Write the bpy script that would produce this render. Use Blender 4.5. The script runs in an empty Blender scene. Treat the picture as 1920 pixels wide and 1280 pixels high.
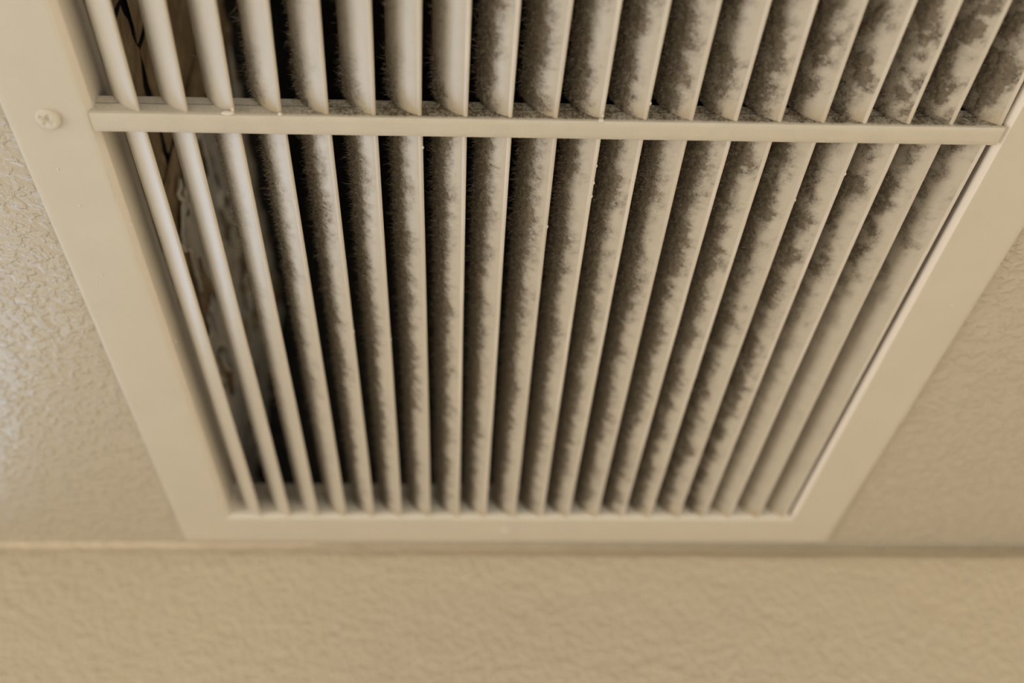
import bpy, bmesh, math, random
import numpy as np
from mathutils import Matrix, Vector

random.seed(7)
rng = np.random.default_rng(11)
scene = bpy.context.scene
C = scene.collection
H = 2.437                      # height of the grille face above the floor (m)
MM = 0.001

# ------------------------------------------------------------------ camera
F_PX = 2000.0
CAM = Vector((-45.57, -269.8, -307.5)) * MM + Vector((0, 0, H))
PITCH, YAW, ROLL = 0.64574, 0.06798, -0.02904
fw = Vector((math.sin(YAW) * math.cos(PITCH), math.cos(YAW) * math.cos(PITCH), math.sin(PITCH)))
r0 = Vector((math.cos(YAW), -math.sin(YAW), 0))
u0 = r0.cross(fw)
rt = r0 * math.cos(ROLL) + u0 * math.sin(ROLL)
up = -r0 * math.sin(ROLL) + u0 * math.cos(ROLL)
cam_data = bpy.data.cameras.new('camera')
cam = bpy.data.objects.new('camera', cam_data)
C.objects.link(cam)
m = Matrix((rt, up, -fw)).transposed().to_4x4()
m.translation = CAM
cam.matrix_world = m
cam_data.sensor_width = 36
cam_data.lens = F_PX / 1920 * 36
cam_data.clip_start = 0.01
cam_data.dof.use_dof = True
cam_data.dof.focus_distance = 0.428
cam_data.dof.aperture_fstop = 5.0
scene.camera = cam

# ------------------------------------------------------------------ world, light, exposure
world = bpy.data.worlds.new('world')
scene.world = world
world.use_nodes = True
world.node_tree.nodes['Background'].inputs['Color'].default_value = (0.75, 0.86, 1.0, 1)
world.node_tree.nodes['Background'].inputs['Strength'].default_value = 1.0

def area(name, loc, target, sx, sy, power, col):
    d = bpy.data.lights.new(name, 'AREA')
    d.shape = 'RECTANGLE'; d.size = sx; d.size_y = sy
    d.energy = power; d.color = col
    o = bpy.data.objects.new(name, d)
    C.objects.link(o)
    o.location = loc
    o.rotation_euler = (Vector(target) - Vector(loc)).to_track_quat('-Z', 'Y').to_euler()
    return o
# daylight through two windows, plus added unseen rear fill and downlight for floor bounce
area('window_daylight_far', (-1.45, 1.97, 1.50), (-1.45, 0.0, 1.50), 2.0, 1.25, 28, (0.50, 0.69, 1.0))
area('window_daylight_side', (-2.37, -0.30, 1.40), (0.0, -0.30, 1.40), 1.35, 1.15, 36, (1.0, 0.96, 0.95))
area('rear_fill_light', (0.80, -2.57, 1.35), (0.80, 0.0, 1.35), 1.5, 1.25, 26, (1.0, 0.96, 0.88))  # fill light, in an unseen window added behind the camera
floor_bounce = area('floor_bounce_light', (1.1, -0.45, 2.40), (1.1, -0.45, 0.0), 0.5, 0.5, 33, (1.0, 0.95, 0.87))  # unseen downlight added to bounce off the floor up into the duct
floor_bounce.data.spread = math.radians(75)

vs = scene.view_settings
vs.view_transform = 'Standard'
vs.look = 'None'
vs.gamma = 1.0
vs.use_curve_mapping = False
vs.exposure = -0.37
scene.cycles.max_bounces = 6
scene.cycles.glossy_bounces = 2
scene.cycles.transmission_bounces = 0
scene.cycles.caustics_reflective = False
scene.cycles.caustics_refractive = False

# ------------------------------------------------------------------ helpers
def fbm(shape, cells, seed, octaves=4, gain=0.5):
    """fractal value noise on a regular grid; cells = feature count along each axis, result about 0..1"""
    r = np.random.default_rng(seed)
    out = np.zeros(shape); amp = 1.0; tot = 0.0
    for o in range(octaves):
        cy, cx = max(1, cells[0] * 2 ** o), max(1, cells[1] * 2 ** o)
        g = r.random((int(cy) + 2, int(cx) + 2))
        y = np.linspace(0, cy, shape[0], endpoint=True); x = np.linspace(0, cx, shape[1], endpoint=True)
        yi = np.minimum(y.astype(int), int(cy)); xi = np.minimum(x.astype(int), int(cx))
        fy = (y - yi); fx = (x - xi)
        fy = fy * fy * (3 - 2 * fy); fx = fx * fx * (3 - 2 * fx)
        a = g[yi][:, xi]; b = g[yi][:, xi + 1]; c = g[yi + 1][:, xi]; d = g[yi + 1][:, xi + 1]
        out += amp * ((a * (1 - fx) + b * fx) * (1 - fy)[:, None] + (c * (1 - fx) + d * fx) * fy[:, None])
        tot += amp; amp *= gain
    return out / tot

def sstep(a, b, x):
    t = np.clip((x - a) / (b - a + 1e-9), 0, 1)
    return t * t * (3 - 2 * t)

def mesh_obj(name, verts, faces, mat, parent=None, smooth=True, sharp=None, attrs=None):
    """verts in millimetres relative to the grille origin"""
    me = bpy.data.meshes.new(name)
    v = np.asarray(verts, float) * MM
    v[:, 2] += 0 if parent is not None else H
    me.from_pydata(v.tolist(), [], [tuple(f) for f in faces] if not isinstance(faces, np.ndarray) else faces.tolist())
    if attrs:
        for k, val in attrs.items():
            a = me.attributes.new(k, 'FLOAT', 'POINT')
            a.data.foreach_set('value', np.asarray(val, np.float32))
    me.polygons.foreach_set('use_smooth', [smooth] * len(me.polygons))
    if sharp is not None:
        me.set_sharp_from_angle(angle=math.radians(sharp))
    me.update()
    me.materials.append(mat)
    o = bpy.data.objects.new(name, me)
    C.objects.link(o)
    if parent is not None:
        o.parent = parent
    return o

def tag(o, label=None, cat=None, group=None, kind=None):
    if label: o['label'] = label
    if cat: o['category'] = cat
    if group: o['group'] = group
    if kind: o['kind'] = kind
    return o

def empty(name, loc=(0, 0, 0)):
    o = bpy.data.objects.new(name, None)
    o.empty_display_size = 0.05
    o.location = loc
    C.objects.link(o)
    return o

def grid_faces(ny, nx, flip=False):
    idx = np.arange(ny * nx).reshape(ny, nx)
    q = np.stack([idx[:-1, :-1], idx[:-1, 1:], idx[1:, 1:], idx[1:, :-1]], -1).reshape(-1, 4)
    return q[:, ::-1] if flip else q

def box_faces():
    return [(0, 1, 2, 3), (7, 6, 5, 4), (0, 4, 5, 1), (1, 5, 6, 2), (2, 6, 7, 3), (3, 7, 4, 0)]

def box(x0, x1, y0, y1, z0, z1):
    return [(x0, y0, z0), (x0, y1, z0), (x1, y1, z0), (x1, y0, z0), (x0, y0, z1), (x0, y1, z1), (x1, y1, z1), (x1, y0, z1)]

def multi_box(name, boxes, mat, parent=None):
    v = []; f = []
    for b in boxes:
        n = len(v); v += box(*b); f += [tuple(i + n for i in q) for q in box_faces()]
    return mesh_obj(name, v, f, mat, parent, smooth=False)

# ------------------------------------------------------------------ materials
def new_mat(name):
    mt = bpy.data.materials.new(name); mt.use_nodes = True
    return mt, mt.node_tree, mt.node_tree.nodes['Principled BSDF']

def coords(nt, scale=(1, 1, 1)):
    tc = nt.nodes.new('ShaderNodeTexCoord'); mp = nt.nodes.new('ShaderNodeMapping')
    mp.inputs['Scale'].default_value = scale
    nt.links.new(tc.outputs['Object'], mp.inputs['Vector'])
    return mp.outputs['Vector']

def noise(nt, vec, scale, detail=3, rough=0.5, dist=0.0):
    n = nt.nodes.new('ShaderNodeTexNoise')
    n.inputs['Scale'].default_value = scale; n.inputs['Detail'].default_value = detail
    n.inputs['Roughness'].default_value = rough; n.inputs['Distortion'].default_value = dist
    nt.links.new(vec, n.inputs['Vector'])
    return n.outputs['Fac']

def ramp(nt, fac, stops):
    r = nt.nodes.new('ShaderNodeValToRGB')
    e = r.color_ramp.elements
    while len(e) < len(stops): e.new(0.5)
    for el, (p, c) in zip(e, stops):
        el.position = p
        el.color = c if len(c) == 4 else (*c, 1)
    nt.links.new(fac, r.inputs['Fac'])
    return r.outputs['Color']

def mixc(nt, fac, a, b):
    mx = nt.nodes.new('ShaderNodeMix'); mx.data_type = 'RGBA'
    for sock, val in ((mx.inputs[0], fac), (mx.inputs[6], a), (mx.inputs[7], b)):
        if isinstance(val, bpy.types.NodeSocket): nt.links.new(val, sock)
        else: sock.default_value = val if isinstance(val, float) else (*val[:3], 1)
    return mx.outputs[2]

def math_node(nt, op, a, b=None, clamp=False):
    n = nt.nodes.new('ShaderNodeMath'); n.operation = op; n.use_clamp = clamp
    for i, v in enumerate((a, b)):
        if v is None: continue
        if isinstance(v, bpy.types.NodeSocket): nt.links.new(v, n.inputs[i])
        else: n.inputs[i].default_value = v
    return n.outputs[0]

def bump(nt, bsdf, height, strength, dist, prev=None):
    b = nt.nodes.new('ShaderNodeBump')
    b.inputs['Strength'].default_value = strength; b.inputs['Distance'].default_value = dist
    nt.links.new(height, b.inputs['Height'])
    if prev is not None: nt.links.new(prev, b.inputs['Normal'])
    nt.links.new(b.outputs['Normal'], bsdf.inputs['Normal'])
    return b.outputs['Normal']

PAINT = (0.58, 0.515, 0.40)

def paint_mat(name, col, rough, dusty=False, relief=0.02, spec=0.5):
    mt, nt, b = new_mat(name)
    v = coords(nt)
    n = noise(nt, v, 28, 2)
    c = mixc(nt, n, tuple(x * 0.95 for x in col), tuple(min(1, x * 1.05) for x in col))
    b.inputs['Roughness'].default_value = rough
    b.inputs['Specular IOR Level'].default_value = spec
    fine = noise(nt, v, 420, 2)
    bump(nt, b, fine, 0.35, relief * MM * 6)
    if dusty:
        at = nt.nodes.new('ShaderNodeAttribute'); at.attribute_name = 'stain'
        c = mixc(nt, at.outputs['Fac'], c, (0.36, 0.24, 0.085))
        aw = nt.nodes.new('ShaderNodeAttribute'); aw.attribute_name = 'wear_light'
        c = mixc(nt, aw.outputs['Fac'], c, (0.80, 0.71, 0.60))  # pale worn enamel, also carrying painted side light on edges
        ad = nt.nodes.new('ShaderNodeAttribute'); ad.attribute_name = 'dust'
        # break the dust edge up with fibrous speckle
        sp = noise(nt, v, 900, 4, 0.65)
        sp = math_node(nt, 'MULTIPLY', math_node(nt, 'SUBTRACT', sp, 0.5), 2.4)
        f0 = math_node(nt, 'MULTIPLY', math_node(nt, 'ADD', sp, 1.0), ad.outputs['Fac'], True)
        dn = noise(nt, v, 620, 4, 0.72)
        dcol = ramp(nt, dn, [(0.3, (0.04, 0.029, 0.017)), (0.5, (0.125, 0.095, 0.058)), (0.70, (0.30, 0.24, 0.16))])
        c = mixc(nt, f0, c, dcol)
        rr = math_node(nt, 'ADD', math_node(nt, 'MULTIPLY', f0, 0.5), rough, True)
        nt.links.new(rr, b.inputs['Roughness'])
    nt.links.new(c, b.inputs['Base Color'])
    return mt

M_FRAME = paint_mat('beige_enamel', PAINT, 0.46, True, spec=0.12)
M_SLAT = paint_mat('beige_enamel_slat', (0.54, 0.47, 0.36), 0.33, True, relief=0.005, spec=0.9)
M_DRIP = paint_mat('beige_enamel_drip', tuple(min(1, x * 1.12) for x in PAINT), 0.3)

mt, nt, b = new_mat('dust_felt'); M_DUST = mt
v = coords(nt)
dn = noise(nt, v, 560, 4, 0.72)
c = ramp(nt, dn, [(0.3, (0.05, 0.036, 0.021)), (0.5, (0.16, 0.122, 0.077)), (0.70, (0.38, 0.31, 0.21))])
ta = nt.nodes.new('ShaderNodeAttribute'); ta.attribute_name = 'tone'
c = mixc(nt, ta.outputs['Fac'], mixc(nt, 0.72, c, (0.05, 0.036, 0.02)), mixc(nt, 0.5, c, (0.50, 0.42, 0.31)))
nt.links.new(c, b.inputs['Base Color'])
b.inputs['Roughness'].default_value = 1.0; b.inputs['Specular IOR Level'].default_value = 0.05

def textured_paint(name, col, rough, sc, d1, spec=0.5, aniso=(1, 1, 1), knock=False):
    mt, nt, b = new_mat(name)
    v = coords(nt, aniso)
    n1 = noise(nt, v, sc, 3, 0.5, 0.4)
    n2 = noise(nt, v, sc * 0.3, 2)
    n3 = noise(nt, v, 3.0, 2)
    c = mixc(nt, n3, tuple(x * 0.96 for x in col), tuple(x * 1.04 for x in col))
    nt.links.new(c, b.inputs['Base Color'])
    b.inputs['Roughness'].default_value = rough
    b.inputs['Specular IOR Level'].default_value = spec
    h = math_node(nt, 'ADD', n1, math_node(nt, 'MULTIPLY', n2, 0.8))
    if knock:      # flattened splatter with curled edges
        pl = ramp(nt, n1, [(0.50, (0, 0, 0)), (0.60, (1, 1, 1))])
        h = math_node(nt, 'ADD', math_node(nt, 'MULTIPLY', pl, 0.20), math_node(nt, 'MULTIPLY', h, 0.55))
    bump(nt, b, h, 1.0, d1)
    return mt

M_CEIL = textured_paint('ceiling_semigloss_texture', (0.50, 0.43, 0.32), 0.17, 210, 0.0015, 0.34, knock=True)
M_WALL = textured_paint('wall_orange_peel', (0.60, 0.50, 0.35), 0.6, 190, 0.0018, 0.35)

def plain(name, col, rough=0.6, nscale=20, var=0.15, detail=2):
    mt, nt, b = new_mat(name)
    v = coords(nt)
    n = noise(nt, v, nscale, detail)
    c = mixc(nt, n, tuple(x * (1 - var) for x in col), tuple(min(1, x * (1 + var)) for x in col))
    nt.links.new(c, b.inputs['Base Color'])
    b.inputs['Roughness'].default_value = rough
    return mt
M_ROOM = plain('room_wall_paint', (0.68, 0.65, 0.58), 0.7, 4, 0.03, 1)
M_FLOOR = plain('pale_floor', (0.74, 0.72, 0.68), 0.5, 6)
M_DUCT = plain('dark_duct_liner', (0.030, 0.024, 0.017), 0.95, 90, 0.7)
M_WHITE = plain('white_window_frame', (0.8, 0.8, 0.78), 0.4)
M_CAULK = plain('beige_caulk', (0.60, 0.49, 0.34), 0.5, 200, 0.05)

mt, nt, b = new_mat('bare_brown_board'); M_BARE = mt
v = coords(nt, (1, 1, 1))
n = noise(nt, v, 45, 6, 0.6, 0.6)
n2 = noise(nt, v, 240, 4, 0.6)
c = ramp(nt, n, [(0.3, (0.20, 0.13, 0.06)), (0.5, (0.42, 0.29, 0.15)), (0.7, (0.58, 0.43, 0.25))])
nt.links.new(c, b.inputs['Base Color'])
b.inputs['Roughness'].default_value = 0.85
bump(nt, b, n2, 0.8, 0.002)

mt, nt, b = new_mat('old_peeling_paint'); M_PEEL = mt
v = coords(nt)
n = noise(nt, v, 60, 5, 0.65)
n2 = noise(nt, v, 18, 3)
c = ramp(nt, n, [(0.3, (0.42, 0.33, 0.20)), (0.48, (0.80, 0.69, 0.50)), (0.7, (0.90, 0.82, 0.66))])
c = mixc(nt, ramp(nt, n2, [(0.4, (0, 0, 0)), (0.62, (1, 1, 1))]), c, (0.66, 0.60, 0.49))
nt.links.new(c, b.inputs['Base Color'])
b.inputs['Roughness'].default_value = 0.6
bump(nt, b, n, 0.6, 0.002)

# ------------------------------------------------------------------ the room (millimetres; z = 0 is the grille face)
CEIL = 3.0                       # ceiling surface sits 3 mm above the grille face
YW = 357.5                       # wall below the grille
X0, X1, L = -179.6, 164.4, 316.7  # opening in the grille
YN = -308.0                      # near end of the opening
FL = 33.0                        # flange width
RX0, RX1, RY0, FLOOR = -2400.0, 1650.0, -2600.0, -H * 1000

hx0, hx1, hy0, hy1 = X0 - 9, X1 + 9, YN - 9, L + 9     # hole cut in the ceiling
WX = -345.0                      # outside corner where the wall below the grille ends
RY1 = 2000.0
multi = [(RX0, hx0, RY0, RY1, CEIL, CEIL + 14), (hx1, RX1, RY0, YW + 60, CEIL, CEIL + 14),
         (hx0, hx1, hy1, YW + 60, CEIL, CEIL + 14), (hx0, hx1, RY0, hy0, CEIL, CEIL + 14)]
tag(multi_box('ceiling', multi, M_CEIL), 'beige textured semi-gloss ceiling around the grille', kind='structure')

# far wall: its top few millimetres fall back, more so towards the right, leaving a shadow joint under the ceiling
xs = np.concatenate([np.linspace(WX, 420, 120), [RX1]])
zs = np.array([FLOOR, -900, -300, -60, -16, -11, -8, -6, -4.5, -3, -1.5, 0, 1.5, CEIL + 1])
rec = 0.8 + 7.5 * sstep(-230, 420, xs) + 0.8 * fbm((1, len(xs)), (1, 40), 5, 3)[0]
dep = np.interp(zs, [-11, -5, -1.5, CEIL + 1], [0, 0.12, 0.85, 1.0])
X, Z = np.meshgrid(xs, zs)
Y = YW + dep[:, None] * rec[None, :]
w = np.stack([X, Y, Z], -1).reshape(-1, 3)
wb = np.array([(WX, YW + 60, FLOOR), (RX1, YW + 60, FLOOR), (RX1, YW + 60, CEIL + 1), (WX, YW + 60, CEIL + 1)])
n = len(w)
faces = [tuple(q) for q in grid_faces(len(zs), len(xs))] + [(n + 3, n + 2, n + 1, n)]
faces.append(tuple(k * len(xs) for k in range(len(zs))) + (n + 3, n))
tag(mesh_obj('wall_far', np.vstack([w, wb]), faces, M_WALL), 'beige orange-peel wall meeting the ceiling below the grille', kind='structure')

tag(multi_box('floor', [(RX0, RX1, RY0, RY1, FLOOR - 40, FLOOR)], M_FLOOR), 'pale floor of the room', kind='structure')
tag(multi_box('wall_right', [(RX1, RX1 + 80, RY0, YW + 60, FLOOR, CEIL)], M_ROOM), 'plain beige wall on the right', kind='structure')
def wall_with_window(name, label, horiz, fixed, a0, a1, wa0, wa1, wz0, wz1, thick):
    parts = [(a0, wa0, FLOOR, CEIL), (wa1, a1, FLOOR, CEIL), (wa0, wa1, FLOOR, wz0), (wa0, wa1, wz1, CEIL)]
    bx = []
    for p0, p1, z0, z1 in parts:
        lo, hi = sorted((fixed, fixed + thick))
        bx.append((p0, p1, lo, hi, z0, z1) if horiz else (lo, hi, p0, p1, z0, z1))
    tag(multi_box(name, bx, M_ROOM), label, kind='structure')
    # window: frame members and a mullion
    lo, hi = sorted((fixed + thick * 0.5, fixed + thick * 0.9))
    fr = []
    for p0, p1, z0, z1 in ((wa0, wa0 + 45, wz0, wz1), (wa1 - 45, wa1, wz0, wz1), (wa0, wa1, wz0, wz0 + 45), (wa0, wa1, wz1 - 45, wz1),
                           ((wa0 + wa1) / 2 - 18, (wa0 + wa1) / 2 + 18, wz0, wz1)):
        fr.append((p0, p1, lo, hi, z0, z1) if horiz else (lo, hi, p0, p1, z0, z1))
    return fr
fr = wall_with_window('wall_left', 'beige wall with a window on the left', False, RX0, RY0, RY1, -1000, 400, FLOOR + 920, FLOOR + 2120, -120)
tag(multi_box('window_1', fr, M_WHITE), 'white window frame in the left wall', kind='structure')
fr = wall_with_window('wall_back', 'beige wall with a window beyond the corner', True, RY1, RX0, WX + 200, -2400 + 20, -400, FLOOR + 850, FLOOR + 2150, 120)
tag(multi_box('window_3', fr, M_WHITE), 'white window frame in the wall beyond the corner', kind='structure')
tag(multi_box('wall_passage', [(WX, WX + 60, YW + 60, RY1, FLOOR, CEIL)], M_ROOM), 'plain beige passage wall beyond the corner', kind='structure')
fr = wall_with_window('wall_near', 'beige wall with a window added for fill light behind the camera', True, RY0, RX0, RX1, 20, 1580, FLOOR + 700, FLOOR + 2100, -120)
tag(multi_box('rear_fill_window', fr, M_WHITE), 'white frame of the window added for fill light behind the camera', kind='structure')  # unseen window, added to house the rear fill

# lumpy caulk line in the left part of the wall and ceiling corner
nx = 260
cx = np.linspace(WX, -110, nx)
amp = (1.6 + 2.4 * fbm((1, nx), (1, 36), 21, 4)[0]) * (1 - 0.85 * sstep(-150, -115, cx)) * (1 - 0.35 * sstep(-230, -160, cx))
ang = np.linspace(0, math.pi / 2, 6)
vv = []
for k, a in enumerate(ang):
    bul = 0.62 + 0.2 * math.sin(2 * a)
    vv.append(np.stack([cx, YW + 1.2 - amp * math.cos(a) * (1 if k in (0, 5) else bul / 0.75), CEIL - amp * math.sin(a) * (1 if k in (0, 5) else bul / 0.75)], -1))
vv = np.stack(vv, 0).reshape(-1, 3)
tag(mesh_obj('trim_1', vv, grid_faces(6, nx, True), M_CAULK), 'lumpy beige caulk line along the ceiling corner at left', kind='structure')

# ------------------------------------------------------------------ duct above the grille
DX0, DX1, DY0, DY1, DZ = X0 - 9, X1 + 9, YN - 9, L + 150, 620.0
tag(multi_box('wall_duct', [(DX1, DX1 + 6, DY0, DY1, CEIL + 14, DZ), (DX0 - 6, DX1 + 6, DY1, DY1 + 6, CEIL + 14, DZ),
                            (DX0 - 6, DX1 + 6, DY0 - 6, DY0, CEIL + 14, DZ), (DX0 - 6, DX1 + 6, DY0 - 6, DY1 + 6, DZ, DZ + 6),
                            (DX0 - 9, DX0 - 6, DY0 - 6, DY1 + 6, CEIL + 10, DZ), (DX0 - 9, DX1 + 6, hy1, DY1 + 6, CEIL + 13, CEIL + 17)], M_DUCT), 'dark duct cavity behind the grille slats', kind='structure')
# left side of the cavity: two brown boards with a crack between them, old paint peeling off
def board(y0, y1, z0, z1, seed):
    ny, nz = int((y1 - y0) / 5) + 2, int((z1 - z0) / 5) + 2
    ys = np.linspace(y0, y1, ny); zz = np.linspace(z0, z1, nz)
    Yg, Zg = np.meshgrid(ys, zz, indexing='ij')
    Xg = DX0 - 2.6 + 1.4 * fbm((ny, nz), (max(2, ny // 4), max(2, nz // 4)), seed, 3)
    jag = 2.6 * (fbm((ny, nz), (ny // 2, nz // 2), seed + 3, 3) - 0.5)
    Yg = Yg + jag; Zg = Zg + jag[::-1] * 1.0
    Zg[:, -1] += 26 * (fbm((1, ny), (1, max(2, ny // 5)), seed + 9, 3)[0] - 0.5)
    v = np.stack([Xg, Yg, Zg], -1).reshape(-1, 3)
    return v, grid_faces(ny, nz)
wd = empty('wall_duct_left', (0, 0, H)); tag(wd, 'brown boards with peeling paint on the left side of the duct', kind='structure')
YE = DY1 - 36
for k, (a, b_, z0, z1) in enumerate(((DY0, 14, CEIL + 16, 258), (17, 112, CEIL + 16, 92), (17, 44, 96, 262), (47, 112, 96, 262), (114, YE, CEIL + 16, 258))):
    vb, fb = board(a, b_, z0, z1, 40 + k * 5)
    mesh_obj('board', vb, fb, M_BARE, wd, sharp=50)
# paint skin with holes
ny, nz = 340, 124
ys = np.linspace(20, YE - 4, ny); zz = np.linspace(CEIL + 15, 262, nz)
Yg, Zg = np.meshgrid(ys, zz, indexing='ij')
big = fbm((ny, nz), (14, 10), 77, 4); fine = fbm((ny, nz), (60, 40), 78, 3)
def ell(y, z, ry, rz, rot=0.0):
    dy, dz = Yg - y, Zg - z
    c_, s_ = math.cos(rot), math.sin(rot)
    return 1.0 - np.sqrt(((dy * c_ + dz * s_) / ry) ** 2 + ((-dy * s_ + dz * c_) / rz) ** 2)
hole = (big - 0.64) * 3.0
HOLES = [(178, 62, 34, 15, 0.25), (212, 72, 22, 10, 0.2), (268, 82, 14, 9, 0.3), (294, 86, 15, 9, 0.2), (300, 155, 20, 5, -0.3), (322, 146, 16, 4, 0.0), (190, 156, 26, 2.6, -0.1),
         (214, 150, 12, 2.4, 0.3), (350, 112, 22, 6, 0.2), (150, 130, 16, 12, 0.4), (362, 190, 20, 6, 0.1), (240, 200, 30, 4, 0.2)]
for hh in HOLES:
    hole = np.maximum(hole, ell(*hh))
hole = np.maximum(hole, (128 + 0.12 * (Zg - 90) - Yg) / 20.0)      # bare boards towards the room end
hole = hole + (fine - 0.5) * 0.7
hole -= 0.0
edge = sstep(-0.45, 0.0, hole)
Xg = DX0 - 0.6 + 1.6 * fbm((ny, nz), (9, 7), 79, 3) + 2.0 * edge * edge * fbm((ny, nz), (40, 30), 80, 2)
top_cut = Zg > 246 + 22 * (fbm((ny, nz), (30, 4), 81, 3) - 0.5)
idx = np.arange(ny * nz).reshape(ny, nz)
q = grid_faces(ny, nz)
hf = (hole > 0).reshape(-1) | top_cut.reshape(-1)
q = q[~hf[q].any(1)]
mesh_obj('paint_skin', np.stack([Xg, Yg, Zg], -1).reshape(-1, 3), q, M_PEEL, wd)
sol = wd.children[-1].modifiers.new('thickness', 'SOLIDIFY'); sol.thickness = 0.0008; sol.offset = -1
# curled flakes hanging from the edges of the holes
for k, (fy, fz, sy, sz, cu) in enumerate(((180, 60, 20, 9, 3.0), (228, 78, 9, 6, 3), (298, 88, 11, 7, 3), (284, 160, 6, 5, 4), (310, 150, 7, 5, 3), (200, 152, 8, 4, 2.5), (345, 112, 7, 5, 3), (272, 84, 9, 6, 3))):
    a = np.linspace(0, 2 * math.pi, 14, endpoint=False)
    rad = 0.75 + 0.5 * np.random.default_rng(k).random(14)
    py, pz = fy + sy * rad * np.cos(a), fz + sz * rad * np.sin(a)
    px = DX0 + 1.6 + cu * (0.5 + 0.5 * np.cos(a + k)) ** 1.5
    vv = np.vstack([[(DX0 + 2.0, fy, fz)], np.stack([px, py, pz], -1)])
    o = mesh_obj('paint_flake', vv, [(0, j + 1, (j + 1) % 14 + 1) for j in range(14)], M_PEEL if k not in (0, 2) else M_BARE, wd)
    s_ = o.modifiers.new('thickness', 'SOLIDIFY'); s_.thickness = 0.0007

# ------------------------------------------------------------------ the grille
grille = empty('return_air_grille', (0, 0, H))
tag(grille, 'dusty beige louvred return air grille with a crossbar set into the ceiling', 'air vent')

# frame: flange with a rolled outer edge and a lip turned up into the ceiling, swept round the opening
prof = [(FL, 2.98), (FL, 1.7), (FL - 0.35, 0.9), (FL - 1.0, 0.3), (FL - 1.9, 0.0), (FL - 3, -0.05), (FL * 0.66, 0.05), (FL * 0.4, 0.05), (4.6, 0.0), (3.0, 0.0), (2.5, 0.1),
        (2.1, 0.35), (0.5, 1.75), (0.12, 2.2), (0.0, 2.8), (0.0, 9), (0.0, 13), (0.0, 18), (0.0, 23), (0.9, 23.2), (1.2, 22.4), (1.2, 2.9)]
NS = 60
ring = []
for j, (x0_, y0_, x1_, y1_) in enumerate(((0, 0, 1, 0), (1, 0, 1, 1), (1, 1, 0, 1), (0, 1, 0, 0))):
    for k in range(NS):
        t = k / NS
        ring.append((x0_ + (x1_ - x0_) * t, y0_ + (y1_ - y0_) * t, j))
vv = []; dust = []; stain = []; wear_light = []
fn = fbm((len(ring), len(prof)), (90, 3), 90, 4)
for a, (sx, sy, side) in enumerate(ring):
    for b_, (o, z) in enumerate(prof):
        vv.append((X0 - o + (X1 - X0 + 2 * o) * sx, YN - o + (L - YN + 2 * o) * sy, z))
        lip = 1.0 if 13 <= b_ <= 18 else 0.0
        far = 1.0 if side == 2 else (0.35 if side in (1, 3) else 0.3)
        dust.append(lip * far * max(0, min(1, (z - 3.0) / 10)) * (0.35 + 0.9 * fn[a, b_]) * (0.75 if side != 3 else 0.25))
        stain.append(0.0)
        wear_light.append((0.35, 1.0, 0.22, 0.3)[side] if 10 <= b_ <= 18 else 0.0)  # pale lip enamel, painted brightest on the right where side light falls
nr, npf = len(ring), len(prof)
fc = [(a * npf + b_, a * npf + b_ + 1, ((a + 1) % nr) * npf + b_ + 1, ((a + 1) % nr) * npf + b_) for a in range(nr) for b_ in range(npf - 1)]
mesh_obj('frame', vv, [f[::-1] for f in fc], M_FRAME, grille, sharp=40, attrs={'dust': dust, 'stain': stain, 'wear_light': wear_light})

# crossbar: flat face to the room, tall dusty side with a groove
ny = 150
bx = np.linspace(X0 - 1.2, X1 - 0.2, ny)
skew = -3.0 * (bx - X0) / (X1 - X0)
wob = 0.25 * (fbm((1, ny), (1, 14), 31, 3)[0] - 0.5)
bp = [(0.4, 9.4), (0.4, 5.6), (6.0, 5.6), (6.0, 4.7), (0.0, 4.7), (0.0, 3.0), (0.0, 1.0), (0.0, -0.3), (0.15, -0.75), (0.6, -1.0), (3.0, -1.05), (6.0, -1.05), (8.4, -1.0), (8.85, -0.75), (9.0, -0.3), (9.0, 4), (9.0, 9.4)]
vv = []; dust = []
fn = fbm((ny, len(bp)), (70, 4), 33, 4)
for a in range(ny):
    for b_, (y, z) in enumerate(bp):
        vv.append((bx[a], y + skew[a] + wob[a], z + 0.5 * wob[a]))
        dust.append((0.25 + 0.75 * sstep(-140, -60, bx[a])) * (0.35 + 0.9 * fn[a, b_]) * min(1, max(0, z + 0.6) / 1.6) * 1.1 if b_ < 8 else (0.12 * fn[a, b_] if b_ < 13 else 0.5 * fn[a, b_]))
n = len(bp)
fc = [(a * n + b_, a * n + b_ + 1, (a + 1) * n + b_ + 1, (a + 1) * n + b_) for a in range(ny - 1) for b_ in range(n - 1)]
fc += [tuple(range(n))[::-1], tuple(range((ny - 1) * n, ny * n))]
fc += [(0 + a * n, (a + 1) * n, (a + 1) * n + n - 1, a * n + n - 1) for a in range(ny - 1)]
bar = mesh_obj('crossbar', vv, fc, M_FRAME, grille, sharp=35, attrs={'dust': dust, 'stain': np.zeros(len(vv))})

# slats -----------------------------------------------------------
def unproject(px, py, z):
    d = fw + rt * ((px - 960) / F_PX) - up * ((py - 640) / F_PX)
    c = (CAM - Vector((0, 0, H))) * 1000
    return c + d * ((z - c.z) / d.z)
TIPZ = 0.6
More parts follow.
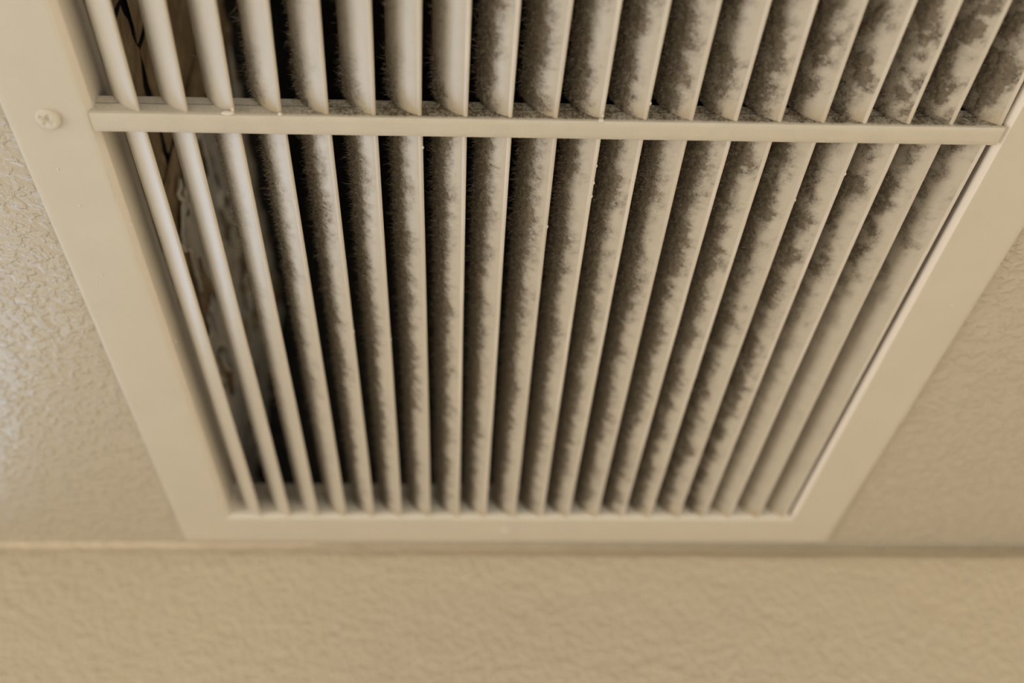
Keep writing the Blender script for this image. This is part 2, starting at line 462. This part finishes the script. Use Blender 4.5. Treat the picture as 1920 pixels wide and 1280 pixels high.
# blade tip positions measured along each end of the two rows of slats
LOW_NEAR = [(271, 247), (361, 247), (448, 248), (534, 249), (618, 250), (704.5, 250), (789, 251), (872, 252), (956, 253), (1042, 254), (1124, 256), (1204, 258), (1286, 262), (1369, 262), (1446, 263), (1529, 264), (1607.5, 265), (1686, 266), (1764, 267), (1849, 268)]
LOW_FAR = [485, 540, 593, 646, 699, 751, 805, 859, 910, 965, 1017, 1067, 1121, 1171, 1221, 1275, 1325, 1373, 1427, 1477]
UP_NEAR = [201, 305, 400, 499, 594.6, 692, 787, 880, 973.6, 1071.6, 1164, 1256, 1351, 1444, 1532, 1626, 1718, 1804, 1896, 1990]
UP_FAR = [(258.6, 207), (349, 209), (436, 208), (524, 211), (613, 213), (701, 214), (787, 215), (873, 217), (957.5, 218), (1043, 220), (1128, 222), (1211, 222), (1297, 223), (1381, 224), (1463, 225), (1545, 227), (1623, 229), (1705, 230), (1786, 231), (1876, 234)]
low = []; upr = []
for i in range(20):
    a = unproject(*LOW_NEAR[i], TIPZ); b_ = unproject(LOW_FAR[i], 958, TIPZ)
    low.append((a.x, a.y, b_.x, b_.y))
    a = unproject(UP_NEAR[i], 0, TIPZ); b_ = unproject(*UP_FAR[i], TIPZ)
    upr.append((a.x, a.y, b_.x, b_.y))

# blade section: x to the left and z up from the tip, bulging down and to the left
NU = 15
P0, P1, P2 = np.array([0, 0.0]), np.array([-10.0, 3.3]), np.array([-12.8, 14.0])
tt = np.linspace(0.055, 1, NU)[:, None]
front = (1 - tt) ** 2 * P0 + 2 * tt * (1 - tt) * P1 + tt ** 2 * P2
tang = 2 * (1 - tt) * (P1 - P0) + 2 * tt * (P2 - P1)
tang /= np.linalg.norm(tang, axis=1)[:, None]
nout = np.stack([-tang[:, 1], tang[:, 0]], -1)     # left normal of a curve running left/up
if (nout[5] @ np.array([-1, -1])) < 0: nout = -nout  # outward = down and left
TH = 1.3
arc = np.concatenate([[0], np.cumsum(np.linalg.norm(np.diff(front, axis=0), axis=1))]); arc /= arc[-1]
tipc = P0 - tang[0] * 0.0 - nout[0] * TH / 2 - np.array([0.3, -0.08])
rnd = [tipc + 0.84 * (nout[0] * math.cos(a) - tang[0] * math.sin(a)) for a in np.linspace(math.pi, -0.75, 10)]
back = (front - nout * TH)[::-1]
section = np.vstack([front, back[:-1], np.array(rnd)])
useq = np.concatenate([arc, arc[::-1][:-1], np.zeros(10)])
NP_ = len(section)

def dust_field(seed, ys, us, amount, e0, mott, gate):
    ny, nu = len(ys), len(us)
    ln = abs(ys[-1] - ys[0])
    wav = fbm((ny, 1), (ln / 16, 1), seed, 4, 0.6)
    blot = fbm((ny, nu), (ln / 7, 3), seed + 1, 4, 0.6)
    fin = fbm((ny, nu), (ln / 3.2, 6), seed + 2, 4, 0.75)
    e = e0 + 0.42 * (wav - 0.5) + mott * 0.9 * (blot - 0.5) + 0.60 * (fin - 0.5)
    e = e - 0.17
    d = sstep(e - 0.26, e + 0.28, us[None, :] + 0 * e)
    d = d * (1 - mott * 0.75 * sstep(0.42, 0.62, blot))
    film = 0.10 * fbm((ny, nu), (ln / 5, 4), seed + 4, 4, 0.7) * min(1.0, amount * 1.5)
    return np.clip(d * amount * gate + film, 0, 1)

LOWP = {0: (0.0, .9, .2), 1: (0.0, .8, .2), 2: (.35, .58, .6), 3: (.75, .50, .3), 4: (.95, .50, .15), 5: (1, .50, .1), 6: (1, .49, .1), 7: (1, .48, .1), 8: (1, .48, .15), 9: (1, .46, .2), 10: (1, .46, .2), 11: (1, .45, .25),
        12: (1, .44, .25), 13: (1, .44, .3), 14: (1, .45, .35), 15: (.95, .47, .45), 16: (1, .46, .5), 17: (.9, .50, .7), 18: (.8, .52, .9), 19: (.6, .50, 1.0)}
UPP = {0: (0, .9, .2), 1: (0, .9, .2), 2: (.2, .7, .6), 3: (.55, .55, .5), 4: (.75, .52, .3), 5: (.6, .6, .3), 6: (.7, .6, .4), 7: (.9, .58, .3), 8: (1, .50, .3), 9: (1, .46, .3), 10: (1, .46, .35), 11: (1, .40, .4),
       12: (1, .42, .4), 13: (1, .42, .5), 14: (1, .46, .5), 15: (1, .44, .6), 16: (.95, .42, .7), 17: (1, .32, .8), 18: (1, .26, .85), 19: (1, .22, .9)}

def fuzz(seed, ys, us, D, px, pz, nx_, nz_, xoff, n_try, lump):
    """felt of lint: a lumpy skin over the dusty area plus loose fibres"""
    r = np.random.default_rng(seed)
    ny, nu = D.shape
    V = []; Fq = []
    hgt = fbm((ny, nu), (abs(ys[-1] - ys[0]) / 2.0, 9), seed + 5, 4, 0.7)
    hh = lump * (D * (0.35 + 1.3 * hgt) - 0.80) * 3.0
    hh = np.clip(hh, -0.2, 1.4)
    gx = xoff[:, None] + px[None, :] + nx_[None, :] * hh
    gz = pz[None, :] + nz_[None, :] * hh
    gy = np.repeat(ys[:, None], nu, 1)
    V.append(np.stack([gx, gy, gz], -1).reshape(-1, 3))
    q = grid_faces(ny, nu)
    keep = (hh.reshape(-1)[q] > 0.02).sum(1) >= 2
    Fq = q[keep]
    # fibres
    a = r.random(n_try) * (ny - 1.001); b = np.sqrt(r.random(n_try)) * (nu - 1.001)
    ai, bi = a.astype(int), b.astype(int)
    acc = D[ai, bi] > (0.12 + 0.75 * r.random(n_try))
    a, b, ai, bi = a[acc], b[acc], ai[acc], bi[acc]
    fa, fb = a - ai, b - bi
    k = len(a)
    lerp1 = lambda arr: arr[bi] * (1 - fb) + arr[bi + 1] * fb
    base = np.stack([xoff[ai] * (1 - fa) + xoff[ai + 1] * fa + lerp1(px), ys[ai] * (1 - fa) + ys[ai + 1] * fa, lerp1(pz)], -1)
    nrm = np.stack([lerp1(nx_), np.zeros(k), lerp1(nz_)], -1)
    rnd_ = r.normal(size=(k, 3)) * np.array([0.7, 1.0, 0.7])
    d = nrm * (0.5 + 0.7 * r.random((k, 1))) + rnd_ * 0.55 + np.array([-0.15, -0.1, 0.15])
    d /= np.linalg.norm(d, axis=1)[:, None]
    ln = (0.7 + 2.0 * r.random((k, 1)) ** 2) * (1.0 + 0.9 * (b / nu > 0.9)[:, None])
    side = np.cross(d, r.normal(size=(k, 3))); side /= np.linalg.norm(side, axis=1)[:, None] + 1e-9
    wd_ = 0.03 + 0.075 * r.random((k, 1)) ** 2
    base = base + nrm * 0.15
    mid = base + d * ln * 0.5
    bend = d + r.normal(size=(k, 3)) * 0.5; bend /= np.linalg.norm(bend, axis=1)[:, None]
    end = mid + bend * ln * 0.5
    n0 = len(V[0])
    F5 = np.stack([base - side * wd_, base + side * wd_, mid + side * wd_ * 0.8, mid - side * wd_ * 0.8, end], 1).reshape(-1, 3)
    V.append(F5)
    i5 = n0 + np.arange(k) * 5
    quads = np.stack([i5, i5 + 1, i5 + 2, i5 + 3], -1)
    tris = np.stack([i5 + 3, i5 + 2, i5 + 4], -1)
    return np.vstack(V), [tuple(x) for x in Fq.tolist()] + [tuple(x) for x in quads.tolist()] + [tuple(x) for x in tris.tolist()]

def make_slat(i, ends, ya, yb, params, row):
    xa, y0, xb, y1 = ends
    NL = 210
    ys = np.linspace(ya, yb, NL)
    xo = xa + (xb - xa) * (ys - y0) / (y1 - y0)
    seed = 1000 * (row + 1) + i * 13
    xo = xo + 0.25 * (fbm((1, NL), (1, 5), seed, 3)[0] - 0.5)
    amount, e0, mott = params
    gate = np.ones(NL)
    if row == 0 and i in (5, 6, 7):           # upper row: lint gathers only next to the crossbar here
        gate = 0.35 + 0.65 * sstep(-32, -6, ys)
    if row == 0 and i in (2, 3, 4):
        gate = 0.45 + 0.55 * sstep(-40, -4, ys)
    if row == 1 and i >= 17:
        gate = 1 - (0.55 if i == 17 else 0.8) * sstep(60, 150, ys)
    if row == 1 and i <= 3:
        gate = gate * (1 - 0.55 * sstep(120, 260, ys))
    if row == 1:
        gate = gate * (1 - 0.12 * sstep(200, 315, ys))
    gate = gate[:, None]
    us = arc
    D = dust_field(seed, ys, us, amount, e0, mott, gate)
    # heavier grime at the end against the bar for the dusty slats
    if amount > 0.3:
        endd = sstep(16, 0, np.abs(ys - (0 if row == 0 else 9)))[:, None] * sstep(0.10, 0.55, us)[None, :]
        D = np.clip(D + 0.55 * endd * fbm((NL, NU), (60, 4), seed + 7, 4) * amount, 0, 1)
    # blade
    sec = np.tile(section[None], (NL, 1, 1))
    V = np.stack([sec[..., 0] + xo[:, None], np.repeat(ys[:, None], NP_, 1), sec[..., 1] + TIPZ], -1).reshape(-1, 3)
    dfull = np.zeros((NL, NP_)); dfull[:, :NU] = D
    dfull[:, NU:2 * NU - 1] = 0.6 * D[:, ::-1][:, :NU - 1]
    st = np.zeros((NL, NP_))
    near_end = (sstep(14, 0, np.abs(ys - 0)) if row == 0 else sstep(12, 0, np.abs(ys - L)))
    st += near_end[:, None] * (0.15 + 0.75 * fbm((NL, NP_), (40, 4), seed + 9, 3)) * (0.75 if i > 2 else 0.15)
    wear_light = np.zeros((NL, NP_)); wear_light[:, 2 * NU - 1 + 4:] = (0.1 + 0.7 * fbm((NL, 1), (10, 1), seed + 21, 4)) * (0.12 if i < 7 else (0.85 if i % 3 else 0.4))  # worn pale beads, painted brighter on right slats where edges catch side light
    idx = np.arange(NL * NP_).reshape(NL, NP_)
    nxt = np.roll(idx, -1, axis=1)
    q = np.stack([idx[:-1], nxt[:-1], nxt[1:], idx[1:]], -1).reshape(-1, 4)
    faces = [tuple(f) for f in q.tolist()] + [tuple(range(NP_))[::-1], tuple((NL - 1) * NP_ + np.arange(NP_))]
    o = mesh_obj('slat', V, faces, M_SLAT, grille, sharp=60, attrs={'dust': dfull.reshape(-1), 'stain': st.reshape(-1), 'wear_light': wear_light.reshape(-1)})
    if amount > 0.15:
        fi = 420
        yf = np.linspace(ya + 0.2, yb - 0.2, fi)
        uu = np.linspace(0.12, 1.0, 26)
        ai = np.clip(np.searchsorted(ys, yf) - 1, 0, NL - 2); fa = ((yf - ys[ai]) / (ys[ai + 1] - ys[ai]))[:, None]
        bi = np.clip(np.searchsorted(us, uu) - 1, 0, NU - 2); fb = (uu - us[bi]) / (us[bi + 1] - us[bi])
        Dy = D[ai] * (1 - fa) + D[ai + 1] * fa
        Df = Dy[:, bi] * (1 - fb) + Dy[:, bi + 1] * fb
        ip = lambda arr: arr[bi] * (1 - fb) + arr[bi + 1] * fb
        V2, F2 = fuzz(seed + 3, yf, uu, Df, ip(front[:, 0]), ip(front[:, 1]) + TIPZ, ip(nout[:, 0]), ip(nout[:, 1]), np.interp(yf, ys, xo), 11000, 0.42)
        tone = np.full(len(V2), 0.42); kf = (len(V2) - fi * 26) // 5
        tone[fi * 26:] = np.repeat(np.random.default_rng(seed).random(kf), 5)
        dz = mesh_obj('lint', V2, F2, M_DUST, o, attrs={'tone': tone})
        tag(dz, 'grey-brown felted lint', kind='stuff')
    return o

for i in range(20):
    make_slat(i, upr[i], YN, -3.0 * (upr[i][2] - X0) / (X1 - X0) + 0.3, UPP[i], 0)
for i in range(20):
    make_slat(i, low[i], 8.5 - 3.0 * (low[i][0] - X0) / (X1 - X0), L + 0.2, LOWP[i], 1)

# screws: painted pan heads with a cross recess
def screw(x, y, rad, tilt, rot):
    nr_, na = 14, 40
    V = [(0, 0, 0)]; 
    pts = []
    def hgt(px, py):
        r_ = math.hypot(px, py) / rad
        z = 1.35 * math.sqrt(max(0, 1 - min(1, r_) ** 3.2)) + 0.15
        c_, s_ = math.cos(rot), math.sin(rot)
        qx, qy = px * c_ + py * s_, -px * s_ + py * c_
        for a, b_ in ((qx, qy), (qy, qx)):
            t = max(0, 1 - abs(a) / (rad * 0.20)) * max(0, 1 - (abs(b_) / (rad * 0.62)) ** 4)
            z -= 1.25 * min(1, t * 2.2) * 0.6
        return z
    V = [(0, 0, -hgt(0, 0))]
    for k in range(1, nr_ + 1):
        for a in range(na):
            rr_ = rad * (k / nr_) ** 0.8; an = 2 * math.pi * a / na
            V.append((rr_ * math.cos(an), rr_ * math.sin(an), -hgt(rr_ * math.cos(an), rr_ * math.sin(an)) if k < nr_ else 0.3))
    Fc = [(0, 1 + (a + 1) % na, 1 + a) for a in range(na)]
    for k in range(nr_ - 1):
        for a in range(na):
            p = 1 + k * na; q_ = p + na
            Fc.append((p + a, p + (a + 1) % na, q_ + (a + 1) % na, q_ + a))
    R_ = Matrix.Rotation(tilt[0], 3, 'X') @ Matrix.Rotation(tilt[1], 3, 'Y')
    V = [tuple(R_ @ Vector(p) + Vector((x, y, -0.1))) for p in V]
    o = mesh_obj('screw', V, [f[::-1] for f in Fc], M_FRAME, grille, sharp=70, attrs={'dust': np.zeros(len(V)), 'stain': np.zeros(len(V))})
    return o
screw(-196.6, 3.8, 4.9, (-0.10, 0.10), 0.5)
screw(-11.2, 334.5, 3.6, (0.0, 0.0), 0.2)

# paint drips and specks
def blob(name, x, y, z, sx, sy, sz, seed=0):
    bm = bmesh.new()
    bmesh.ops.create_icosphere(bm, subdivisions=2, radius=1)
    r = random.Random(seed)
    for v_ in bm.verts:
        k = 1 + 0.25 * (r.random() - 0.5)
        v_.co = Vector((v_.co.x * sx * k, v_.co.y * sy * k, v_.co.z * sz * k))
    V = [(v_.co.x + x, v_.co.y + y, v_.co.z + z) for v_ in bm.verts]
    Fc = [tuple(v_.index for v_ in f.verts) for f in bm.faces]
    bm.free()
    return mesh_obj(name, V, Fc, M_DRIP, grille)
for k, (px, py, z, sx, sy, sz) in enumerate(((427, 212, -0.2, 2.6, 0.9, 1.0), (436, 206, 0.5, 0.7, 1.2, 0.9), (1127, 226, -0.3, 1.2, 0.9, 1.0), (1130, 217, 0.4, 0.5, 1.2, 0.7), (525, 214, -0.1, 0.9, 0.8, 0.8))):
    p = unproject(px, py, z)
    blob('paint_drip', p.x, p.y, z, sx, sy, sz, k)
for k, (px, py, sz) in enumerate(((172, 289, 0.45), (109, 317, 0.5), (150, 386, 0.4), (192, 517, 0.5), (245, 420, 0.4), (182, 530, 0.4), (120, 590, 0.4), (1785, 574, 0.5), (330, 640, 0.4))):
    p = unproject(px, py, 0.0)
    blob('paint_speck', p.x, p.y, 0.0, sz * 0.9, sz * 1.5, 0.14, 20 + k)
for k, (i, row, t) in enumerate(((10, 1, 0.045), (10, 1, 0.075), (10, 1, 0.10), (9, 1, 0.16), (15, 1, 0.10), (16, 1, 0.05), (4, 1, 0.4), (5, 1, 0.42), (11, 0, 0.97), (6, 1, 0.02))):
    e = (low if row else upr)[i]
    yy = 9 + t * (L - 9) if row else YN + t * (-YN)
    xx = e[0] + (e[2] - e[0]) * (yy - e[1]) / (e[3] - e[1])
    blob('paint_speck', xx + 0.5, yy, TIPZ + 0.4, 0.6, 0.9, 0.6, 40 + k)

for k, (px, py, sx, sy) in enumerate(((257, 492, 0.16, 4.5), (208, 350, 0.16, 7.0), (1741, 702, 0.35, 7.0), (1698, 778, 0.35, 9.0), (1785, 573, 0.6, 0.8))):
    p = unproject(px, py, 0.0)
    blob('paint_sliver', p.x, p.y, 0.05, sx, sy, 0.25, 70 + k)
